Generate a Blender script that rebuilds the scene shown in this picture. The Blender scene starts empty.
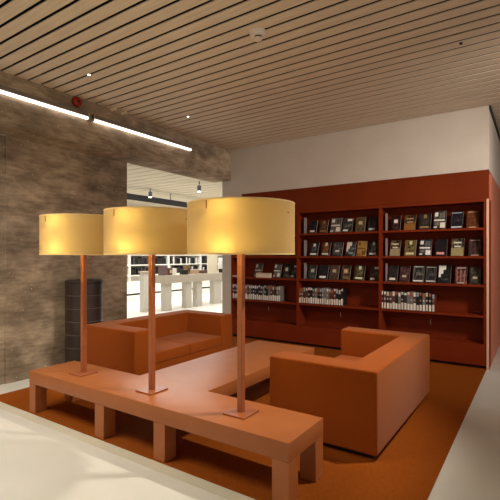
import bpy, bmesh, math, random
from mathutils import Vector, Matrix
random.seed(7)
SC = bpy.context.scene
COL = SC.collection

# ------------------------------------------------------------------ view constants
XR, XL, CX, CY, EYE = 538., -378., 250., 256.5, 1.5
FPX = math.sqrt((XR - CX) * (CX - XL))
TH = math.atan((XR - CX) / FPX)

def srgb(r, g, b):
    def f(v):
        v /= 255.
        return v / 12.92 if v <= .04045 else ((v + .055) / 1.055) ** 2.4
    return (f(r), f(g), f(b), 1)

# ------------------------------------------------------------------ materials
def base_mat(name, col, rough=.6, spec=.3, metal=0.):
    m = bpy.data.materials.new(name); m.use_nodes = True
    b = m.node_tree.nodes['Principled BSDF']
    b.inputs['Base Color'].default_value = col
    b.inputs['Roughness'].default_value = rough
    b.inputs['Specular IOR Level'].default_value = spec
    b.inputs['Metallic'].default_value = metal
    return m

def noisy(name, c1, c2, scale=(8, 8, 8), rough=.6, spec=.3, bump=0., detail=6, bscale=None, contrast=(.3, .7)):
    m = base_mat(name, c1, rough, spec)
    nt = m.node_tree; n = nt.nodes; l = nt.links
    b = n['Principled BSDF']
    tc = n.new('ShaderNodeTexCoord'); mp = n.new('ShaderNodeMapping')
    mp.inputs['Scale'].default_value = scale
    nz = n.new('ShaderNodeTexNoise'); nz.inputs['Scale'].default_value = 1; nz.inputs['Detail'].default_value = detail
    cr = n.new('ShaderNodeValToRGB')
    cr.color_ramp.elements[0].position = contrast[0]; cr.color_ramp.elements[0].color = c1
    cr.color_ramp.elements[1].position = contrast[1]; cr.color_ramp.elements[1].color = c2
    l.new(tc.outputs['Object'], mp.inputs['Vector']); l.new(mp.outputs[0], nz.inputs['Vector'])
    l.new(nz.outputs['Fac'], cr.inputs[0]); l.new(cr.outputs[0], b.inputs['Base Color'])
    if bump:
        bp = n.new('ShaderNodeBump'); bp.inputs['Strength'].default_value = bump; bp.inputs['Distance'].default_value = .01
        if bscale:
            n2 = n.new('ShaderNodeTexNoise'); n2.inputs['Scale'].default_value = bscale; n2.inputs['Detail'].default_value = 4
            l.new(tc.outputs['Object'], n2.inputs['Vector']); l.new(n2.outputs['Fac'], bp.inputs['Height'])
        else:
            l.new(nz.outputs['Fac'], bp.inputs['Height'])
        l.new(bp.outputs[0], b.inputs['Normal'])
    return m

def emit(name, col, s):
    m = bpy.data.materials.new(name); m.use_nodes = True
    nt = m.node_tree; nt.nodes.clear()
    e = nt.nodes.new('ShaderNodeEmission'); e.inputs[0].default_value = col; e.inputs[1].default_value = s
    o = nt.nodes.new('ShaderNodeOutputMaterial'); nt.links.new(e.outputs[0], o.inputs[0])
    return m

def concrete_mat():
    m = base_mat('board_marked_concrete', srgb(140, 115, 92), .85, .2)
    nt = m.node_tree; n = nt.nodes; l = nt.links; b = n['Principled BSDF']
    tc = n.new('ShaderNodeTexCoord')
    def noise(scale, det, loc=0):
        mp = n.new('ShaderNodeMapping'); mp.inputs['Scale'].default_value = scale; mp.inputs['Location'].default_value = (loc, loc, loc)
        z = n.new('ShaderNodeTexNoise'); z.inputs['Scale'].default_value = 1; z.inputs['Detail'].default_value = det
        z.inputs['Roughness'].default_value = .6
        l.new(tc.outputs['Object'], mp.inputs['Vector']); l.new(mp.outputs[0], z.inputs['Vector']); return z
    a = noise((1.3, 1.3, 2.6), 10); c = noise((3.2, 3.2, 5), 14, 3); g = noise((4, 5, 26), 9, 9); p = noise((22, 22, 22), 3, 5)
    r1 = n.new('ShaderNodeValToRGB')
    r1.color_ramp.elements[0].position = .33; r1.color_ramp.elements[0].color = srgb(138, 121, 102)
    r1.color_ramp.elements[1].position = .68; r1.color_ramp.elements[1].color = srgb(200, 178, 152)
    l.new(a.outputs['Fac'], r1.inputs[0])
    r2 = n.new('ShaderNodeValToRGB')
    r2.color_ramp.elements[0].position = .42; r2.color_ramp.elements[0].color = (.76, .75, .74, 1)
    r2.color_ramp.elements[1].position = .58; r2.color_ramp.elements[1].color = (1.1, 1.1, 1.1, 1)
    l.new(c.outputs['Fac'], r2.inputs[0])
    mx = n.new('ShaderNodeMix'); mx.data_type = 'RGBA'; mx.blend_type = 'MULTIPLY'; mx.inputs[0].default_value = 1
    l.new(r1.outputs[0], mx.inputs[6]); l.new(r2.outputs[0], mx.inputs[7])
    r4 = n.new('ShaderNodeValToRGB')
    r4.color_ramp.elements[0].position = .35; r4.color_ramp.elements[0].color = (.72, .71, .70, 1)
    r4.color_ramp.elements[1].position = .6; r4.color_ramp.elements[1].color = (1.05, 1.05, 1.05, 1)
    l.new(g.outputs['Fac'], r4.inputs[0])
    mx2 = n.new('ShaderNodeMix'); mx2.data_type = 'RGBA'; mx2.blend_type = 'MULTIPLY'; mx2.inputs[0].default_value = 1
    l.new(mx.outputs[2], mx2.inputs[6]); l.new(r4.outputs[0], mx2.inputs[7])
    r3 = n.new('ShaderNodeValToRGB')
    r3.color_ramp.elements[0].position = .68; r3.color_ramp.elements[0].color = (0, 0, 0, 1)
    r3.color_ramp.elements[1].position = .72; r3.color_ramp.elements[1].color = (1, 1, 1, 1)
    l.new(p.outputs['Fac'], r3.inputs[0])
    mx3 = n.new('ShaderNodeMix'); mx3.data_type = 'RGBA'; mx3.inputs[7].default_value = srgb(226, 204, 178)
    l.new(r3.outputs[0], mx3.inputs[0]); l.new(mx2.outputs[2], mx3.inputs[6])
    l.new(mx3.outputs[2], b.inputs['Base Color'])
    bp = n.new('ShaderNodeBump'); bp.inputs['Strength'].default_value = .35; bp.inputs['Distance'].default_value = .01
    l.new(g.outputs['Fac'], bp.inputs['Height']); l.new(bp.outputs[0], b.inputs['Normal'])
    return m

M = {}
M['concrete'] = concrete_mat()
M['white_wall'] = noisy('painted_wall', srgb(196, 184, 172), srgb(203, 191, 179), (3, 3, 3), .8, .2)
M['white'] = base_mat('white_lacquer', srgb(226, 222, 212), .5, .3)
M['floor'] = noisy('poured_floor', srgb(210, 206, 196), srgb(218, 214, 204), (1.5, 1.5, 1.5), .42, .35)
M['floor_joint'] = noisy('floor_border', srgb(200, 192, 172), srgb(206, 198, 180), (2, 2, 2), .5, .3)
M['carpet'] = noisy('rust_carpet', srgb(134, 67, 17), srgb(143, 73, 21), (60, 60, 60), .95, .05, .4, 3)
M['bench'] = noisy('rust_lacquered_board', srgb(158, 90, 46), srgb(166, 97, 51), (5, 5, 5), .42, .35)
M['sofa'] = noisy('rust_wool', srgb(146, 68, 14), srgb(155, 75, 18), (90, 90, 90), .9, .12, .15, 3)
for k in ('sofa',):
    b = M[k].node_tree.nodes['Principled BSDF']; b.inputs['Sheen Weight'].default_value = .17; b.inputs['Sheen Roughness'].default_value = .45; b.inputs['Sheen Tint'].default_value = (1, .74, .55, 1)
M['plinth'] = base_mat('dark_plinth', srgb(45, 22, 14), .7)
M['case'] = noisy('oxblood_board', srgb(114, 38, 10), srgb(122, 42, 13), (3, 3, 3), .55, .12)
M['fascia'] = noisy('oxblood_fascia_dimmed', srgb(104, 36, 4), srgb(112, 40, 6), (3, 3, 3), .55, .15)  # bookcase board colour set darker, the dimmer light up there put into it
M['case_edge_lit'] = base_mat('lit_edge_tone', srgb(226, 176, 150), .4)  # strong light on the panel's front edge, put into its colour
M['endwall'] = noisy('terracotta_panel', srgb(196, 114, 86), srgb(204, 122, 94), (2, 2, 2), .5, .35)
M['slat'] = noisy('ceiling_slat', srgb(212, 193, 172), srgb(227, 209, 187), (2.5, 40, 10), .6, .25)
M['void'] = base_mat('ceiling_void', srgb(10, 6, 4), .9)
M['white_slat'] = base_mat('pale_ceiling_slat', srgb(206, 196, 176), .7)
M['copper'] = noisy('copper_paint', srgb(150, 82, 46), srgb(160, 90, 52), (4, 4, 30), .38, .45)
M['black'] = base_mat('black_metal', srgb(26, 24, 24), .5)
M['tower'] = noisy('dark_brown_shell', srgb(50, 40, 36), srgb(60, 48, 43), (4, 4, 4), .4, .4)
M['seam'] = base_mat('seam_dark', srgb(110, 96, 88), .6)
M['grey_metal'] = base_mat('grey_metal', srgb(150, 145, 138), .4, .4, .3)
M['red'] = base_mat('alarm_red', srgb(150, 38, 22), .4)
M['tube'] = emit('light_diffuser', (1, .94, .84, 1), 3.2)
M['bulb'] = emit('warm_bulb', (1, .92, .46, 1), 72)
M['spot_on'] = emit('spot_lens', (1, .93, .8, 1), 6)

def shade_mat():
    m = bpy.data.materials.new('lamp_fabric'); m.use_nodes = True
    nt = m.node_tree; nt.nodes.clear(); n = nt.nodes; l = nt.links
    tc = n.new('ShaderNodeTexCoord'); mp = n.new('ShaderNodeMapping'); mp.inputs['Scale'].default_value = (60, 60, 400)
    nz = n.new('ShaderNodeTexNoise'); nz.inputs['Scale'].default_value = 1
    l.new(tc.outputs['Object'], mp.inputs[0]); l.new(mp.outputs[0], nz.inputs['Vector'])
    cr = n.new('ShaderNodeValToRGB'); cr.color_ramp.elements[0].color = srgb(206, 184, 142); cr.color_ramp.elements[1].color = srgb(216, 194, 152)
    l.new(nz.outputs['Fac'], cr.inputs[0])
    d = n.new('ShaderNodeBsdfDiffuse'); t = n.new('ShaderNodeBsdfTranslucent')
    l.new(cr.outputs[0], d.inputs[0]); l.new(cr.outputs[0], t.inputs[0])
    mx = n.new('ShaderNodeMixShader'); mx.inputs[0].default_value = .66
    o = n.new('ShaderNodeOutputMaterial')
    l.new(d.outputs[0], mx.inputs[1]); l.new(t.outputs[0], mx.inputs[2]); l.new(mx.outputs[0], o.inputs[0])
    return m
M['shade'] = shade_mat()

_flat = {}
def flat(r, g, b):
    k = (r, g, b)
    if k not in _flat:
        _flat[k] = base_mat('print_%d_%d_%d' % k, srgb(r, g, b), .45, .35)
    return _flat[k]

# ------------------------------------------------------------------ mesh helpers
def bx(bm, x0, x1, y0, y1, z0, z1):
    v = [bm.verts.new((x, y, z)) for x in (x0, x1) for y in (y0, y1) for z in (z0, z1)]
    for f in ((0, 1, 3, 2), (4, 6, 7, 5), (0, 4, 5, 1), (2, 3, 7, 6), (0, 2, 6, 4), (1, 5, 7, 3)):
        bm.faces.new([v[i] for i in f])

def box(*a):
    bm = bmesh.new(); bx(bm, *a); return bm

def bevel(bm, w, seg=2):
    bmesh.ops.recalc_face_normals(bm, faces=bm.faces)
    e = [x for x in bm.edges if len(x.link_faces) == 2 and x.calc_face_angle(0) > .5]
    bmesh.ops.bevel(bm, geom=e, offset=w, segments=seg, profile=.6, affect='EDGES')
    return bm

def prism(pts, z0, z1):
    bm = bmesh.new()
    lo = [bm.verts.new((x, y, z0)) for x, y in pts]; hi = [bm.verts.new((x, y, z1)) for x, y in pts]
    bm.faces.new(lo[::-1]); bm.faces.new(hi)
    n = len(pts)
    for i in range(n):
        j = (i + 1) % n
        bm.faces.new((lo[i], lo[j], hi[j], hi[i]))
    return bm

def lathe(bm, prof, seg=32, cx=0, cy=0, close=True):
    rings = []
    for r, z in prof:
        if r < 1e-5:
            rings.append([bm.verts.new((cx, cy, z))])
        else:
            rings.append([bm.verts.new((cx + r * math.cos(2 * math.pi * i / seg), cy + r * math.sin(2 * math.pi * i / seg), z)) for i in range(seg)])
    for a, b in zip(rings, rings[1:]):
        for i in range(seg):
            j = (i + 1) % seg
            if len(a) == 1 and len(b) == 1: continue
            if len(a) == 1: bm.faces.new((a[0], b[j], b[i]))
            elif len(b) == 1: bm.faces.new((a[i], a[j], b[0]))
            else: bm.faces.new((a[i], a[j], b[j], b[i]))
    return bm

def obj(name, bm, mat, parent=None, smooth=False):
    bmesh.ops.recalc_face_normals(bm, faces=bm.faces)
    me = bpy.data.meshes.new(name); bm.to_mesh(me); bm.free()
    if smooth:
        for p in me.polygons: p.use_smooth = True
    me.materials.append(mat)
    o = bpy.data.objects.new(name, me); COL.objects.link(o)
    if parent: o.parent = parent
    return o

def autosmooth(o, ang=40):
    me = o.data
    for p in me.polygons: p.use_smooth = True
    bm = bmesh.new(); bm.from_mesh(me)
    for e in bm.edges:
        if len(e.link_faces) == 2 and e.calc_face_angle(0) > math.radians(ang): e.smooth = False
    bm.to_mesh(me); bm.free()
    return o

def tag(o, label, cat, group=None, kind=None):
    o['label'] = label; o['category'] = cat
    if group: o['group'] = group
    if kind: o['kind'] = kind
    return o

def thing(name, label, cat, loc=(0, 0, 0), rotz=0, group=None):
    o = bpy.data.objects.new(name, None); COL.objects.link(o); o.empty_display_size = .1
    o.location = loc; o.rotation_euler = (0, 0, rotz)
    return tag(o, label, cat, group)

def struct(name, bm, mat):
    o = obj(name, bm, mat); o['kind'] = 'structure'; return o

def dup(root, loc, rotz=None):
    def cp(o, par):
        c = o.copy(); COL.objects.link(c)
        if par: c.parent = par
        for ch in kids.get(o.name, []): cp(ch, c)
        return c
    kids = {}
    for o in COL.objects:
        if o.parent: kids.setdefault(o.parent.name, []).append(o)
    r = cp(root, None); r.location = loc
    if rotz is not None: r.rotation_euler = (0, 0, rotz)
    return r

ORD = ['first', 'second', 'third', 'fourth', 'fifth', 'sixth', 'seventh', 'eighth', 'ninth', 'tenth', 'eleventh', 'twelfth',
       'thirteenth', 'fourteenth', 'fifteenth', 'sixteenth', 'seventeenth', 'eighteenth', 'nineteenth', 'twentieth', 'twenty-first',
       'twenty-second', 'twenty-third', 'twenty-fourth', 'twenty-fifth', 'twenty-sixth', 'twenty-seventh', 'twenty-eighth', 'twenty-ninth',
       'thirtieth', 'thirty-first', 'thirty-second', 'thirty-third', 'thirty-fourth', 'thirty-fifth', 'thirty-sixth']

# ------------------------------------------------------------------ setting
CZ = 3.49
bm = bmesh.new(); bx(bm, -16, 7, -4, 20, -.1, 0)
struct('floor', bm, M['floor'])
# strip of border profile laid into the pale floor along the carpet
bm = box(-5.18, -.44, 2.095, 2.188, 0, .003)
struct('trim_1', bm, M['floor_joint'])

bm = box(-4.82, -.565, 2.188, 6.46, 0, .006)
o = obj('carpet', bm, M['carpet']); tag(o, 'large rust-orange carpet laid under the benches and sofas on pale floor', 'carpet')

# slatted ceiling
bm = bmesh.new()
pitch, gap = .147, .031
k = -43
while True:
    y0 = 2.279 + pitch * k + gap / 2; y1 = y0 + pitch - gap
    if y0 > 6.36 and y0 < 6.5:
        pass
    if y0 > 14: break
    x0 = -4.77
    x1 = 7
    if y1 > 6.4: x0 = -.535
    bx(bm, x0, x1, y0, min(y1, 6.4) if (y0 < 6.4 and y1 > 6.4) else y1, CZ, CZ + .008)
    k += 1
struct('ceiling', bm, M['slat'])
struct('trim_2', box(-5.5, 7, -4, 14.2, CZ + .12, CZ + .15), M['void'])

# concrete wall on the left with its beam
bm = bmesh.new()
bx(bm, -5.43, -5.18, 2.53, 4.31, 0, 2.925)
bx(bm, -5.43, -5.205, -4, 2.53, 0, 2.925)
bx(bm, -5.185, -4.77, -4, 6.4, 2.925, CZ + .12)
struct('wall_left', bm, M['concrete'])

# white wall over and beside the bookcases
bm = bmesh.new()
bx(bm, -4.97, -.535, 6.4, 6.72, 2.648, CZ + .12)
bx(bm, -4.97, -4.765, 6.4, 6.72, 0, 2.648)
bx(bm, -4.765, -4.515, 6.4, 6.72, 2.262, 2.648)
bx(bm, -4.97, -.70, 6.72, 6.85, 0, CZ + .12)
bx(bm, -.70, -.535, 6.72, 14, 2.648, CZ + .12)
struct('wall_back', bm, M['white_wall'])
# terracotta side of the bookcase block
struct('wall_right', box(-.70, -.535, 6.70, 14, 0, 2.648), M['endwall'])
# shadow gap trim along the top of the side wall
struct('trim_3', box(-.535, -.515, 6.4, 14, CZ - .045, CZ), M['black'])

# ------------------------------------------------------------------ bookcases (three units + one long fascia)
XS = [-4.76, -3.365, -1.97, -.575]
SHELF = [1.885, 1.505, 1.123, .715]      # top of each board
YF, YB = 6.4, 6.68
def bookcase(i, label):
    w = XS[i + 1] - XS[i]
    t = thing('bookcase', label, 'bookcase', (XS[i], YF, 0), 0, 'oxblood bookcase bays')
    T = .02
    obj('side_panel', box(0, T, 0, YB - YF, .05, 2.262), M['case'], t)
    obj('side_panel', box(w - T, w, 0, YB - YF, .05, 2.262), M['case'], t)
    obj('back_panel', box(T, w - T, YB - YF - .015, YB - YF, .05, 2.262), M['case'], t)
    obj('top_panel', box(T, w - T, .0, YB - YF - .015, 2.23, 2.262), M['case'], t)
    for z in SHELF:
        obj('shelf', box(T, w - T, .004, YB - YF - .015, z - .03, z), M['case'], t)
    obj('base_panel', box(T, w - T, .0, .02, .05, .335), M['case'], t)
    obj('shelf', box(T, w - T, .02, YB - YF - .015, .30, .33), M['case'], t)
    p = obj('plinth', box(0, w, .05, YB - YF, 0, .05), M['plinth'], t)
    q = obj('pale_strip', box(w * .47, w * .47 + .012, YB - YF - .018, YB - YF - .015, .50, .575), flat(190, 160, 145), t)  # short pale upright strip near the middle of the back panel
    q['label'] = 'small pale strip on the back panel'
    return t
bookcase(0, 'left oxblood bookcase bay, partly behind the nearest lamp')
bookcase(1, 'middle oxblood bookcase bay between two other bays')
bookcase(2, 'right oxblood bookcase bay next to the terracotta side wall')

t = thing('end_panel', 'narrow upright end panel with edge coloured as if lit closing the right bookcase bay', 'panel', (-.575, YF, 0))
obj('board', box(0, .04, .012, .30, .0, 2.262), M['case'], t)
q = obj('edge_strip', box(.012, .04, 0, .012, .0, 2.262), M['case_edge_lit'], t); q['label'] = 'front edge coloured pale pink as if brightly lit'
o = obj('fascia_panel', box(-4.515, -.535, 6.395, 6.42, 2.264, 2.646), M['fascia'])
o.data.transform(Matrix.Identity(4))
tag(o, 'long blank rust-brown fascia panel above all the bookcase bays', 'panel')

# ------------------------------------------------------------------ bench and lamps
BZ = .40; BT = .118
t = thing('bench', 'long rust-coloured T-shaped bench table standing in front of the sofas', 'bench', (-2.64, 2.2, 0))
def L(x, y): return (x + 2.64, y - 2.2)
pts = [L(-4.06, 2.20), L(-1.213, 2.20), L(-1.213, 2.685), L(-2.235, 2.685), L(-2.235, 4.69), L(-3.05, 4.69), L(-3.05, 2.685), L(-4.06, 2.685)]
autosmooth(obj('bench_top', bevel(prism(pts, BZ - BT, BZ), .004, 2), M['bench'], t))
for (x, y) in ((-4.06, 2.2), (-4.06, 2.565), (-3.05, 2.2), (-2.355, 2.2), (-1.333, 2.2), (-1.333, 2.565),
               (-3.05, 4.57), (-2.355, 4.57)):
    a, b = L(x, y)
    if x == -4.06: w = .105
    else: w = .12
    e = .001
    autosmooth(obj('leg', bevel(box(a + e, a + w - e, b + e, b + .12 - e, .006, BZ - BT), .003, 1), M['bench'], t))

SR, SZ0, SZ1 = .376, 1.514, 1.868
def floor_lamp(loc, label):
    t = thing('table_lamp', label, 'lamp', loc, 0, 'copper lamps with drum shades on the bench')
    z0 = loc[2]
    autosmooth(obj('base_plate', bevel(box(-.09, .09, -.095, .095, 0, .012), .002, 1), M['copper'], t))
    autosmooth(obj('pole', bevel(box(-.021, .021, -.021, .021, .012, 1.80 - z0), .003, 1), M['copper'], t))
    a, b = SZ0 - z0, SZ1 - z0
    sh = obj('lamp_shade', lathe(bmesh.new(), [(SR, a), (SR, b), (SR - .003, b), (SR - .003, a), (SR, a)], 96), M['shade'], t)
    autosmooth(sh)
    bm = bmesh.new()
    for z in (a, b - .008):
        lathe(bm, [(SR + .0015, z), (SR + .0015, z + .008), (SR - .0045, z + .008), (SR - .0045, z), (SR + .0015, z)], 96)
    q = obj('rim_band', bm, flat(236, 206, 150), sh); autosmooth(q)
    bm = bmesh.new()
    for i in range(4):
        an = math.pi / 2 * i
        bmx = bmesh.new(); bx(bmx, .0, SR - .004, -.005, .005, b - .085, b - .075)
        bmx.transform(Matrix.Rotation(an, 4, 'Z'))
        me = bpy.data.meshes.new('tmp'); bmx.to_mesh(me); bmx.free(); bm.from_mesh(me); bpy.data.meshes.remove(me)
    obj('spider_arms', bm, M['copper'], t)
    for i in range(4):
        an = math.pi / 2 * i
        bmx = box(SR + .001, SR + .004, -.004, .004, b - .065, b - .014) if i != 0 else box(SR + .001, SR + .004, -.005, .005, b - .085, b - .075)
        bmx.transform(Matrix.Rotation(an, 4, 'Z'))
        obj('shade_clip', bmx, flat(150, 100, 40), sh)
    A = math.radians(15); ux, uy = math.sin(A), -math.cos(A); c = .285
    obj('socket', lathe(bmesh.new(), [(0, a + .135), (.018, a + .135), (.018, a + .215), (0, a + .215)], 16, ux * c, uy * c), M['copper'], t)
    arm = box(-.006, .006, -c, -.022, a + .165, a + .177); arm.transform(Matrix.Rotation(A, 4, 'Z'))
    obj('socket_arm', arm, M['copper'], t)
    for zz, r in ((a + .055, .036), (a + .30, .03)):
        prof = [(0, zz - r)] + [(r * math.sin(math.pi * j / 10), zz - r * math.cos(math.pi * j / 10)) for j in range(1, 10)] + [(0, zz + r)]
        obj('bulb', lathe(bmesh.new(), prof, 16, ux * c, uy * c), M['bulb'], t, True)
    return t
lamp = floor_lamp((-3.545, 2.44, BZ), 'copper lamp with yellow drum shade, farthest left on the bench')
for x, lb in ((-2.625, 'copper lamp with yellow drum shade, middle one on the bench'),
              (-1.728, 'copper lamp with yellow drum shade, nearest and largest, right end of bench')):
    r = dup(lamp, (x, 2.44, BZ)); r['label'] = lb

# ------------------------------------------------------------------ sofas (built facing -x, back on +x)
def sofa(loc, rotz, label):
    D, W, Hh, A = .915, 1.82, .662, .25
    t = thing('sofa', label, 'sofa', loc, rotz, 'boxy rust-coloured sofas')
    x0, x1, y0, y1 = -D / 2, D / 2, -W / 2, W / 2
    pts = [(x0, y0), (x1, y0), (x1, y1), (x0, y1), (x0, y1 - A), (x1 - A, y1 - A), (x1 - A, y0 + A), (x0, y0 + A)]
    autosmooth(obj('frame', bevel(prism(pts, .045, Hh), .018, 3), M['sofa'], t), 60)
    obj('seat_base', box(x0 + .01, x1 - A, y0 + A, y1 - A, .05, .24), M['sofa'], t)
    for s in (-1, 1):
        ya, yb = (y0 + A + .002, -.002) if s < 0 else (.002, y1 - A - .002)
        autosmooth(obj('seat_cushion', bevel(box(x0 + .002, x1 - A - .002, ya, yb, .242, .375), .018, 3), M['sofa'], t), 60)
    obj('plinth', box(x0 + .05, x1 - .05, y0 + .05, y1 - .05, .006, .05), M['plinth'], t)
    return t
s1 = sofa((-1.4225, 3.975, 0), 0, 'boxy rust sofa in front of the bookcases, its back to the right')
s2 = dup(s1, (-4.16, 4.10, 0), math.pi); s2['label'] = 'boxy rust sofa by the concrete wall, behind the left lamps'

# ------------------------------------------------------------------ dark round tower by the concrete wall
t = thing('storage_tower', 'tall dark brown round stacked tower standing against the concrete wall', 'cabinet', (-4.93, 3.40, .006))
nmod = 7; R = .232; mh = .166
for i in range(nmod):
    z = i * mh
    autosmooth(obj('drum', lathe(bmesh.new(), [(0, z + .003), (R - .006, z + .003), (R, z + .009), (R, z + mh - .010), (R - .006, z + mh - .004), (0, z + mh - .004)], 48), M['tower'], t))
bm = bmesh.new()
for i in range(1, nmod):
    lathe(bm, [(0, i * mh - .004), (R - .001, i * mh - .004), (R - .001, i * mh + .003), (0, i * mh + .003)], 48)
q = obj('seam_ring', bm, M['seam'], t)
autosmooth(obj('lid', lathe(bmesh.new(), [(0, nmod * mh - .003), (R + .004, nmod * mh - .003), (R + .004, nmod * mh + .018), (R - .01, nmod * mh + .028), (0, nmod * mh + .03)], 48), M['tower'], t))

# ------------------------------------------------------------------ wall lights, bell, detector, ceiling points
def wall_light(y0, y1, label):
    t = thing('linear_light', label, 'light', (-4.77, (y0 + y1) / 2, 3.235), 0, 'linear lights along the concrete beam')
    h = (y1 - y0) / 2
    obj('housing', box(0, .045, -h, h, .041, .09), flat(128, 117, 106), t)
    obj('end_cap', box(0, .046, -h, -h + .012, .008, .092), flat(190, 180, 165), t)
    obj('end_cap', box(0, .046, h - .012, h, .008, .092), flat(190, 180, 165), t)
    obj('diffuser', prism([(0.006, .012), (.036, .012), (.04, .036), (.03, .04), (.006, .04)], -h + .012, h - .012), M['tube'], t)
    d = t.children[-1] if t.children else None
    return t
def fix_diffuser(t):
    for o in COL.objects:
        if o.parent == t and o.name.startswith('diffuser'):
            # profile was drawn in (x, z) and extruded along local z: turn z to y
            for v in o.data.vertices:
                x, p, q = v.co; v.co = (x, q, p)
            o.data.flip_normals()
w = wall_light(.9, 3.335, 'left linear wall light on the concrete beam, running out of the picture'); fix_diffuser(w)
w = wall_light(3.40, 5.275, 'right linear wall light on the concrete beam, ending above the opening'); fix_diffuser(w)

t = thing('alarm_bell', 'round red alarm bell on the concrete beam above the wall light', 'bell', (-4.77, 3.175, 3.425))
bm = lathe(bmesh.new(), [(0, 0), (.062, 0), (.064, .012), (.058, .035), (.035, .05), (0, .053)], 32)
bm.transform(Matrix.Rotation(math.pi / 2, 4, 'Y')); autosmooth(obj('gong', bm, M['red'], t))
bm = lathe(bmesh.new(), [(0, .053), (.012, .053), (.012, .062), (0, .063)], 16)
bm.transform(Matrix.Rotation(math.pi / 2, 4, 'Y')); obj('hub', bm, M['black'], t)

t = thing('smoke_detector', 'round white smoke detector on the slatted ceiling', 'detector', (-2.055, 3.16, CZ)); t.scale = (1.2, 1.2, 1.2)
autosmooth(obj('base', lathe(bmesh.new(), [(0, 0), (.062, 0), (.062, -.014), (.052, -.03), (.034, -.034), (0, -.034)], 32), flat(236, 222, 210), t))
obj('gap_ring', lathe(bmesh.new(), [(0, -.034), (.028, -.034), (.028, -.046), (0, -.046)], 32), flat(50, 35, 28), t)
autosmooth(obj('sensor_cap', lathe(bmesh.new(), [(0, -.046), (.032, -.046), (.030, -.058), (.018, -.066), (0, -.067)], 32), flat(230, 210, 195), t))

for (x, y, lb) in ((-4.054, 2.855, 'tiny bright spot fitting in the slatted ceiling above the wall lights'),
                   (-4.105, 4.495, 'tiny bright spot fitting in the slatted ceiling above the opening')):
    t = thing('ceiling_spot', lb, 'light', (x, y, CZ), 0, 'tiny ceiling spots')
    obj('ring', lathe(bmesh.new(), [(0, 0), (.024, 0), (.022, -.01), (.017, -.01), (.017, -.004), (0, -.004)], 20), flat(210, 195, 170), t)
    obj('lens', lathe(bmesh.new(), [(0, -.0045), (.016, -.0045), (.012, -.012), (0, -.014)], 20), M['spot_on'], t)
for (x, y, lb) in ((-4.72, 3.70, 'small pale clip plate at the ceiling edge above the wall light joint'),
                   (-4.72, 3.88, 'small pale clip plate at the ceiling edge, right of its twin')):
    o = obj('clip_plate', bevel(box(x - .05, x + .05, y - .016, y + .016, CZ - .03, CZ - .001), .003, 1), flat(240, 228, 204)); tag(o, lb, 'plate', 'clip plates at the ceiling edge')
o = obj('ceiling_sensor', lathe(bmesh.new(), [(0, CZ), (.016, CZ), (.014, CZ - .012), (0, CZ - .016)], 16, -.594, 4.385), M['black'])
tag(o, 'tiny black sensor dot on the slatted ceiling at upper right', 'sensor')
t = thing('pendant_bar', 'short pale light bar hung beside the white side wall at far right', 'light', (-.05, 8.0, 3.28))
obj('bar', box(-.32, .8, -.03, .03, 0, .05), flat(205, 198, 188), t)
for x in (-.2, .6): obj('hanger', box(x - .006, x + .006, -.006, .006, .05, CZ - 3.28), M['grey_metal'], t)

# ------------------------------------------------------------------ books standing face-out
def px2x(u, y=6.5):
    a = (u - CX) / FPX
    rx, ry = -math.sin(TH) + a * math.cos(TH), math.cos(TH) + a * math.sin(TH)
    return rx * y / ry
TILT = math.radians(20)
PAT = {
 'low':  [(.15, .8, .10, .24, 'a')],
 'top':  [(.45, .92, .78, .92, 'a'), (.1, .6, .08, .2, 'a'), (.1, .9, .35, .6, 'b')],
 'figure': [(.25, .8, .30, .85, 'b'), (.4, .65, .72, .93, 'a'), (.15, .85, .10, .22, 'a')],
 'half': [(.02, .98, .02, .45, 'b'), (.2, .8, .72, .8, 'a'), (.25, .75, .50, .58, 'a')],
 'busy': [(.08, .35, .7, .92, 'a'), (.5, .92, .62, .9, 'b'), (.05, .9, .45, .54, 'a'), (.1, .5, .22, .38, 'b'), (.55, .95, .08, .36, 'a'), (.05, .3, .08, .16, 'a')],
 'frame': [(.08, .92, .9, .94, 'a'), (.08, .92, .06, .14, 'a'), (.08, .14, .14, .9, 'b'), (.86, .92, .14, .9, 'b'), (.3, .7, .45, .6, 'b')],
 'bars': [(.12, .24, .1, .75, 'b'), (.42, .56, .1, .8, 'b'), (.74, .88, .1, .75, 'b'), (.12, .88, .88, .93, 'a'), (.2, .8, .03, .08, 'a')],
 'diag': [(.05, .6, .72, .95, 'a'), (.05, .4, .5, .72, 'a'), (.05, .22, .32, .5, 'a'), (.35, .85, .16, .28, 'b')],
 'face': [(.2, .8, .4, .8, 'b'), (.3, .7, .5, .72, 'a'), (.25, .9, .06, .3, 'b')],
 'plain': [(.1, .9, .1, .9, 'b'), (.3, .7, .3, .42, 'a')],
}
_cov = {}
def cover_mat(c, b):
    k = (c, b)
    if k not in _cov:
        d = tuple(int(x * .8) for x in c); m2 = tuple(int(.45 * x + .55 * y) for x, y in zip(c, b))
        _cov[k] = noisy('printed_cover', srgb(*d), srgb(*m2), (26, 26, 20), .4, .3, detail=3, contrast=(.47, .62))
    return _cov[k]
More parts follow.
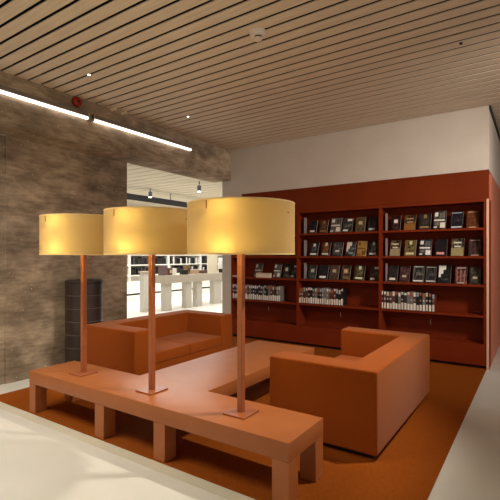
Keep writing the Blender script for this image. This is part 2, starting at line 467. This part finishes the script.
def display_book(bay, zs, u0, u1, h, cover, a, b, pat, label, spine=None):
    x0, x1 = px2x(u0), px2x(u1)
    w = max(.10, (x1 - x0) * .94); th = .02
    cx = (x0 + x1) / 2
    o = obj('book', bevel(box(-w / 2, w / 2, 0, th, 0, h), .002, 1), cover_mat(cover, b))
    o.location = (cx, 6.475, zs + math.sin(TILT) * 0); o.rotation_euler = (-TILT, 0, 0)
    tag(o, label, 'book', 'books standing face-out on the ' + bay + ' bay')
    # the cover's printed blocks, two inks
    for (p0, p1, q0, q1, kk) in PAT[pat]:
        e = .0012 if kk == 'a' else .0006
        obj('cover_title' if kk == 'a' else 'cover_picture', box(-w / 2 + p0 * w, -w / 2 + p1 * w, -e, .0002, q0 * h, q1 * h), flat(*(tuple(int(v * .97) for v in a))) if kk == 'a' else cover_mat(tuple(int(v * .9) for v in b), tuple(int(.5 * v + .5 * q) for v, q in zip(cover, a))), o)
    bm = box(-w / 2 + .003, w / 2 + .0008, .004, th - .004, .003, h + .0008)
    obj('page_block', bm, flat(*(spine or (150, 140, 125))), o)
    return o
DK = (34, 26, 26); W_ = (225, 215, 205); BK = (18, 16, 18)
R1, R2, R3, R4 = SHELF
B2, B3, B1 = 'middle', 'right', 'left'
books = [
 # middle bay, top shelf
 (B2, R1, 309, 316.5, .235, BK, W_, (60, 60, 66), 'low', 'small black book with low white label, far left of middle bay top shelf'),
 (B2, R1, 319, 327.5, .235, (58, 36, 26), (150, 110, 70), (110, 72, 48), 'figure', 'dark brown book with tan figure, second on middle bay top shelf'),
 (B2, R1, 330, 341, .26, (120, 110, 100), (225, 215, 200), (70, 62, 58), 'busy', 'pale grey mottled book, third on the middle bay top shelf'),
 (B2, R1, 342, 352.5, .25, (38, 36, 38), (235, 225, 215), (92, 86, 82), 'top', 'black book with white patch at its top right, middle bay top shelf'),
 (B2, R1, 355, 365, .255, (112, 90, 60), (200, 180, 140), (70, 58, 40), 'face', 'olive tan book, fifth on the middle bay top shelf'),
 (B2, R1, 367.5, 377, .25, (40, 38, 46), (200, 190, 180), (80, 76, 84), 'low', 'blue-black book at right end of the middle bay top shelf'),
 # middle bay, second shelf
 (B2, R2, 309, 318, .24, BK, (235, 225, 210), (70, 66, 66), 'figure', 'black book with white foot lettering, left of middle bay second shelf'),
 (B2, R2, 320.5, 330, .255, (30, 20, 18), (215, 205, 190), (160, 82, 34), 'figure', 'black book with orange figure on the middle bay second shelf'),
 (B2, R2, 332, 342.5, .245, (52, 48, 52), (215, 205, 195), (74, 70, 74), 'plain', 'plain charcoal book, third on the middle bay second shelf'),
 (B2, R2, 345.5, 355, .25, (22, 24, 28), (228, 205, 185), (190, 190, 195), 'diag', 'black book with white diagonal wedge on middle bay second shelf'),
 (B2, R2, 356.5, 366.5, .255, (176, 128, 62), (110, 72, 30), (205, 158, 88), 'busy', 'golden tan mottled book on the middle bay second shelf'),
 (B2, R2, 368, 377.5, .25, BK, (225, 220, 215), (120, 116, 112), 'figure', 'black book with pale figure, right end of middle bay second shelf'),
 # middle bay, third shelf
 (B2, R3, 308, 316, .245, (40, 44, 40), (190, 180, 165), (72, 80, 70), 'face', 'dark greenish book with pale edge, left of middle bay third shelf'),
 (B2, R3, 318, 328, .25, BK, (240, 235, 230), (60, 58, 58), 'low', 'black book with large white label, second on middle bay third shelf'),
 (B2, R3, 329, 338.5, .25, (98, 76, 60), (190, 170, 150), (60, 46, 38), 'face', 'grey-brown book, third on the middle bay third shelf'),
 (B2, R3, 340.5, 350, .25, (36, 28, 26), (205, 170, 130), (150, 112, 80), 'face', 'black book with tan face picture on the middle bay third shelf'),
 (B2, R3, 353.5, 364.5, .255, (42, 40, 26), (220, 210, 180), (112, 92, 48), 'figure', 'wide dark olive book, fifth on the middle bay third shelf'),
 (B2, R3, 369.5, 378.5, .25, (62, 30, 28), (210, 200, 195), (40, 40, 48), 'top', 'dark maroon book at right end of the middle bay third shelf'),
 # right bay, top shelf
 (B3, R1, 390.5, 400.5, .25, (40, 14, 14), (235, 225, 215), (60, 20, 18), 'face', 'dark maroon book with small white emblem, right bay top shelf far left'),
 (B3, R1, 403.5, 415.5, .245, (36, 28, 24), (170, 140, 110), (190, 120, 48), 'half', 'black book with orange lower half on the right bay top shelf'),
 (B3, R1, 418, 431, .255, (30, 26, 26), (150, 120, 80), (62, 56, 54), 'figure', 'dark speckled book, third on the right bay top shelf'),
 (B3, R1, 433, 446, .285, (46, 42, 42), (230, 220, 205), (140, 132, 124), 'busy', 'tall black and white patterned book on the right bay top shelf'),
 (B3, R1, 450, 463, .26, (24, 22, 28), (205, 205, 215), (44, 40, 50), 'frame', 'black book with bluish foot lettering, fifth on right bay top shelf'),
 (B3, R1, 466, 479, .265, (120, 62, 26), (190, 160, 120), (92, 44, 18), 'bars', 'orange-brown book at right end of the right bay top shelf'),
 # right bay, second shelf
 (B3, R2, 389.5, 400, .255, (30, 24, 22), (222, 200, 160), (205, 180, 138), 'half', 'black book with cream foot and pale spine, right bay second shelf left'),
 (B3, R2, 404, 416, .255, (132, 112, 66), (214, 200, 150), (84, 70, 40), 'figure', 'olive yellow book, second on the right bay second shelf'),
 (B3, R2, 418.5, 431.5, .26, (34, 30, 32), (232, 226, 220), (120, 116, 116), 'busy', 'black and white flecked book, third on the right bay second shelf'),
 (B3, R2, 434.5, 447, .255, (28, 22, 24), (225, 150, 150), (46, 38, 40), 'low', 'black book with pink foot label on the right bay second shelf'),
 (B3, R2, 450.5, 464, .265, (26, 22, 24), (220, 215, 205), (212, 186, 120), 'half', 'black book with cream lower band on the right bay second shelf'),
 (B3, R2, 468, 482, .255, (52, 44, 46), (190, 150, 140), (96, 50, 46), 'bars', 'grey book with reddish lines, right end of right bay second shelf'),
 # right bay, third shelf
 (B3, R3, 388, 397.5, .255, (30, 28, 28), (232, 224, 210), (70, 62, 54), 'low', 'black book with white foot label, left of right bay third shelf'),
 (B3, R3, 399, 409.5, .25, (54, 26, 30), (205, 190, 180), (84, 44, 46), 'plain', 'maroon book, second on the right bay third shelf'),
 (B3, R3, 412, 424, .26, (26, 24, 24), (232, 226, 215), (140, 134, 126), 'frame', 'black book with white outlined border on the right bay third shelf'),
 (B3, R3, 425, 436, .255, (30, 26, 28), (190, 186, 182), (96, 92, 90), 'frame', 'black book with grey outlined border, fourth on right bay third shelf'),
 (B3, R3, 437.5, 451, .28, (18, 18, 20), (238, 232, 225), (60, 58, 58), 'diag', 'tall black book with white figure on the right bay third shelf'),
 (B3, R3, 454.5, 467, .255, (50, 24, 24), (220, 190, 180), (205, 132, 120), 'bars', 'maroon book with three pink upright bars, right bay third shelf'),
 (B3, R3, 469, 481.5, .255, (48, 42, 34), (190, 178, 150), (70, 62, 48), 'plain', 'dark olive book at right end of the right bay third shelf'),
 # left bay, third shelf
 (B1, R3, 254, 261.5, .27, (96, 84, 76), (180, 165, 150), (60, 50, 46), 'busy', 'grey-brown book behind a white box on the left bay third shelf'),
 (B1, R3, 273, 280.5, .265, (60, 54, 52), (220, 212, 200), (130, 122, 114), 'busy', 'grey and white patterned book on the left bay third shelf'),
 (B1, R3, 282.5, 289.5, .27, (30, 24, 24), (240, 234, 226), (70, 40, 30), 'face', 'black book with white crest on the left bay third shelf'),
 (B1, R3, 290.5, 296, .26, (24, 22, 26), (200, 196, 190), (60, 58, 62), 'top', 'black book at right end of the left bay third shelf'),
]
for b in books: display_book(*b)
# white box lying in front, and a pale one by the pole
t = thing('carton', 'flat white box lying on the left bay third shelf', 'box', (px2x(264, 6.44), 6.43, R3))
obj('body', box(-.15, .15, -.025, .025, 0, .07), flat(214, 196, 172), t)
obj('lid', box(-.152, .152, -.027, .027, .07, .082), flat(196, 172, 150), t)
o = obj('paper_stack', box(px2x(235), px2x(235) + .2, 6.415, 6.45, R3, R3 + .028), flat(200, 186, 170)); tag(o, 'thin pale paper stack on left bay third shelf beside the lamp pole', 'papers')
# bookends
for (u, bay) in ((304, 'middle'), (385.5, 'right')):
    for z, nm in ((R1, 'top'), (R2, 'second'), (R3, 'third')):
        t = thing('bookend', 'slim grey metal bookend at left end of the %s bay %s shelf' % (bay, nm), 'bookend', (px2x(u, 6.45), 6.45, z), 0, 'slim grey bookends')
        obj('upright', box(0, .006, 0, .10, 0, .27), flat(132, 122, 122), t)
        obj('foot', box(.006, .05, .02, .10, 0, .002), flat(132, 122, 122), t)

# ------------------------------------------------------------------ upright spines on the fourth shelf
def spine_row(bay, u0, n, step):
    x = px2x(u0, 6.44)
    for i in range(n):
        w = step * random.uniform(.82, .94); h = random.choice((.262, .268, .255, .272, .25))
        body = random.choice(((40, 30, 30), (26, 24, 26), (60, 50, 48), (90, 60, 50), (120, 112, 106), (30, 30, 36), (96, 40, 30)))
        o = obj('book', bevel(box(0, w, 0, .17, 0, h), .0015, 1), flat(*body))
        o.location = (x, 6.425, R4)
        tag(o, '%s upright spine from the left in the %s bay lower row' % (ORD[i], bay), 'book', 'white-labelled upright spines in the %s bay' % bay)
        bm = box(w * .1, w * .9, -.0008, .0004, .008, random.uniform(.085, .11))
        obj('spine_label', bm, flat(*random.choice(((236, 228, 218), (225, 218, 210), (214, 200, 188)))), o)
        bm = box(w * .12, w * .88, -.0008, .0004, h - random.uniform(.035, .07), h - .004)
        obj('spine_title', bm, flat(*random.choice(((232, 226, 218), (190, 184, 180), (160, 90, 60), (214, 206, 196), (150, 160, 165)))), o)
        if random.random() < .6:
            obj('spine_band', box(w * .15, w * .7, -.0008, .0004, .14, .165), flat(*random.choice(((200, 194, 188), (150, 110, 90), (170, 170, 172)))), o)
        x += step
spine_row('left', 233, 25, .0415)
spine_row('middle', 299.5, 19, .0415)
spine_row('right', 381.2, 18, .0425)

# ------------------------------------------------------------------ the bright room beyond the opening
struct('wall_far', box(-16.1, -16, -4, 20, 0, 3.9), M['white'])
struct('wall_side', box(-.70, 7, 14.2, 14.3, 0, CZ + .1), M['white_wall'])
struct('wall_end', box(-16, -4.97, 20, 20.1, 0, 3.9), M['white'])
bm = bmesh.new(); y = 2.
while y < 20:
    bx(bm, -16, -5.43, y, y + .31, 3.55, 3.72); y += .34
bx(bm, -16, -5.43, 2, 20, 3.72, 3.85)
struct('ceiling_far', bm, M['white_slat'])

def far_bookcase(y0, y1, rows, label):
    xf = -12.6
    t = thing('white_bookcase', label, 'bookcase', (xf, (y0 + y1) / 2, 0), 0, 'white bookcases in the room beyond')
    h = (y1 - y0) / 2
    obj('back_panel', box(-.34, -.32, -h, h, 0, 1.95), M['white'], t)
    for s in (-h, h - .04): obj('side_panel', box(-.32, 0, s, s + .04, 0, 1.95), M['white'], t)
    for z in (.42, .80, 1.19, 1.58, 1.92): obj('shelf', box(-.32, 0, -h + .04, h - .04, z - .04, z), M['white'], t)
    obj('base_panel', box(-.02, 0, -h + .04, h - .04, .0, .38), M['white'], t)
    return t
segs = [(8.6, 10.6), (10.62, 12.62), (12.64, 14.64), (14.66, 16.66)]
nm = ['leftmost', 'second', 'third', 'rightmost']
for (a, b), k in zip(segs, nm):
    far_bookcase(a, b, 3, '%s white bookcase full of dark books in the room beyond' % k)
    for z, sh in ((.80, 'lower'), (1.19, 'middle'), (1.58, 'upper')):
        y = a + .06; i = 0
        while y < b - .16 and i < 16:
            w = random.uniform(.07, .11); hh = random.uniform(.22, .31)
            c = random.choice(((22, 20, 22), (30, 28, 30), (40, 32, 28), (60, 56, 54), (205, 200, 192), (24, 22, 24)))
            o = obj('book', box(-12.86, -12.63, y, y + w, z, z + hh), flat(*c))
            tag(o, '%s book from the left on %s shelf of %s white bookcase beyond' % (ORD[i], sh, k), 'book', 'books in the white bookcases beyond')
            y += w + random.choice((.004, .004, .02, .07)); i += 1

# low white wall unit with a shadow gap
t = thing('low_cabinet', 'long low white cabinet with dark shadow gap in the room beyond', 'cabinet', (-11.3, 12, 0))
obj('body', box(-.4, 0, -4.5, 4.5, .25, .62), M['white'], t)
obj('gap', box(-.4, -.03, -4.5, 4.5, .19, .25), M['black'], t)
obj('base', box(-.4, -.0, -4.5, 4.5, 0, .19), M['white'], t)

t = thing('pedestal', 'slim white pedestal standing beyond the opening, left of the display counter', 'pedestal', (-8.85, 7.95, 0))
obj('column', box(-.085, .085, -.085, .085, .0, 1.06), M['white'], t)
obj('top_cap', box(-.11, .11, -.11, .11, 1.06, 1.10), flat(200, 186, 160), t)

t = thing('display_counter', 'long grey-topped display counter on slab legs beyond the opening', 'counter', (-8.75, 10.4, 0))
obj('counter_top', box(-.35, .35, -2.1, 1.2, .76, .98), flat(186, 176, 158), t)
for y in (-2.05, -1.22, -.75, .06):
    w = .24 if y < 0 else .74
    obj('leg', box(.12, .30, y, y + w, 0, .76), flat(206, 200, 188), t)
q = obj('slit_panel', box(.301, .305, .42, .50, .1, .7), flat(246, 244, 240), t); q['label'] = 'bright slit in the end leg'

def far_item(name, label, cat, y, x, w, d, h, c, c2=None, z=.98):
    t = thing(name, label, cat, (x, y, z), 0)
    obj('body', bevel(box(-d / 2, d / 2, -w / 2, w / 2, 0, h), .004, 1), flat(*c), t)
    if c2: obj('front_label', box(d / 2, d / 2 + .002, -w * .35, w * .35, h * .3, h * .7), flat(*c2), t)
    return t
far_item('storage_box', 'grey-brown box on left end of the counter beyond the opening', 'box', 8.40, -8.6, .17, .2, .28, (112, 92, 90))
far_item('book', 'small brown book standing on the counter, right of the grey-brown box', 'book', 8.64, -8.6, .12, .14, .2, (110, 76, 50), (200, 180, 150))
far_item('paper_holder', 'white paper holder on the counter beyond the opening', 'holder', 8.84, -8.65, .18, .12, .18, (232, 228, 222))
far_item('desk_bag', 'black rounded bag on the middle of the counter beyond', 'bag', 9.11, -8.48, .2, .15, .14, (26, 24, 26))
far_item('book', 'olive brown book standing on the counter, right of the black bag', 'book', 9.38, -8.6, .13, .14, .26, (120, 96, 62), (70, 50, 36))
far_item('storage_box', 'beige box on the counter, beside the olive brown book', 'box', 9.68, -8.6, .24, .2, .13, (176, 150, 124))
far_item('book', 'dark brown book lying at the back of the counter beyond', 'book', 10.05, -8.6, .3, .2, .1, (88, 66, 50))
far_item('sign_panel', 'tall blank beige panel standing on right end of the counter', 'sign', 10.59, -8.62, .50, .03, .60, (222, 212, 186))
far_item('sign_panel', 'blank white panel beside the tall beige panel on the counter', 'sign', 11.05, -8.62, .3, .03, .48, (244, 242, 238))
far_item('desk_bag', 'flat black bag on the counter in front of the white panel', 'bag', 11.0, -8.48, .3, .2, .12, (34, 30, 30))

t = thing('track_rail', 'black lighting track under the pale ceiling of the room beyond', 'track', (-9.9, 11, 3.22))
obj('rail', box(-.04, .04, -5, 8, -.05, .12), M['void'], t)
for y in (-4.5, -1, 3, 7): obj('hanger', box(-.01, .01, y - .01, y + .01, .09, .33), M['black'], t)
def track_spot(x, y, z, label):
    t = thing('spotlight', label, 'light', (x, y, z), 0, 'spotlights in the room beyond')
    autosmooth(obj('body', lathe(bmesh.new(), [(0, .16), (.05, .16), (.06, .15), (.06, .0), (.055, .0), (.055, .01), (0, .01)], 20), M['black'], t))
    obj('lens', lathe(bmesh.new(), [(0, -.02), (.04, -.02), (.054, .009), (0, .009)], 20), M['spot_on'], t)
    obj('stem', box(-.01, .01, -.01, .01, .16, 3.55 - z), M['black'], t)
track_spot(-7.67, 8.85, 3.28, 'small black spotlight under the pale ceiling, seen above the nearest lamp shade')
track_spot(-9.7, 8.95, 3.30, 'small black spotlight beside the black track, seen above the middle lamp shade')

# ------------------------------------------------------------------ light
def area(name, loc, sx, sy, e, col=(1, .9, .76), rot=(0, 0, 0), spread=math.pi):
    d = bpy.data.lights.new(name, 'AREA'); d.shape = 'RECTANGLE'; d.size = sx; d.size_y = sy
    d.energy = e; d.color = col; d.spread = spread
    o = bpy.data.objects.new(name, d); COL.objects.link(o); o.location = loc; o.rotation_euler = rot
    return o
area('fill_front', (-4.0, .6, 3.46), 2.4, 1.2, 98, (1, .95, .85), spread=math.radians(150))  # unseen fill light added for the bright floor at front left
def spot(name, loc, aim, e, size, blend, rad, col=(1, .92, .80)):
    d = bpy.data.lights.new(name, 'SPOT'); d.energy = e; d.spot_size = math.radians(size); d.spot_blend = blend
    d.shadow_soft_size = rad; d.color = col
    o = bpy.data.objects.new(name, d); COL.objects.link(o); o.location = loc
    o.rotation_euler = (Vector(aim) - Vector(loc)).to_track_quat('-Z', 'Y').to_euler()
spot('seating_spot', (.0, 3.85, 3.44), (-2.5, 3.2, 0), 390, 64, .8, .07)
area('shelf_fill', (1.3, 4.2, 3.4), .4, 1.0, 46, (1, .92, .82), (Vector((-2.3, 6.4, 1.7)) - Vector((1.3, 4.2, 3.4))).to_track_quat('-Z', 'Y').to_euler(), spread=math.radians(85))  # unseen fill light added to brighten the bookcases and back wall
area('side_fill_right', (4.6, 4.2, 1.7), 2.2, 3.0, 26, (1, .95, .9), (0, math.radians(90), 0))  # added area light with no window behind it, brightens the sofa's right side
area('fill_beyond', (-9.5, 11, 3.5), 6, 9, 700, (1, .98, .94))  # one wide area light added under the far ceiling to brighten that room
w = bpy.data.worlds.new('World'); SC.world = w; w.use_nodes = True
w.node_tree.nodes['Background'].inputs[0].default_value = (1, .93, .85, 1)
w.node_tree.nodes['Background'].inputs[1].default_value = .34

# ------------------------------------------------------------------ camera
cd = bpy.data.cameras.new('Camera'); cam = bpy.data.objects.new('Camera', cd); COL.objects.link(cam)
cam.location = (0, 0, EYE); cam.rotation_euler = (math.pi / 2, 0, TH)
cd.sensor_fit = 'HORIZONTAL'; cd.sensor_width = 36; cd.lens = 36 * FPX / 500
cd.shift_x = (250 - CX) / 500; cd.shift_y = (CY - 250) / 500
cd.clip_start = .05; cd.clip_end = 100
SC.camera = cam
vs = SC.view_settings
vs.view_transform = 'Standard'; vs.look = 'None'; vs.gamma = 1; vs.use_curve_mapping = False; vs.exposure = .14
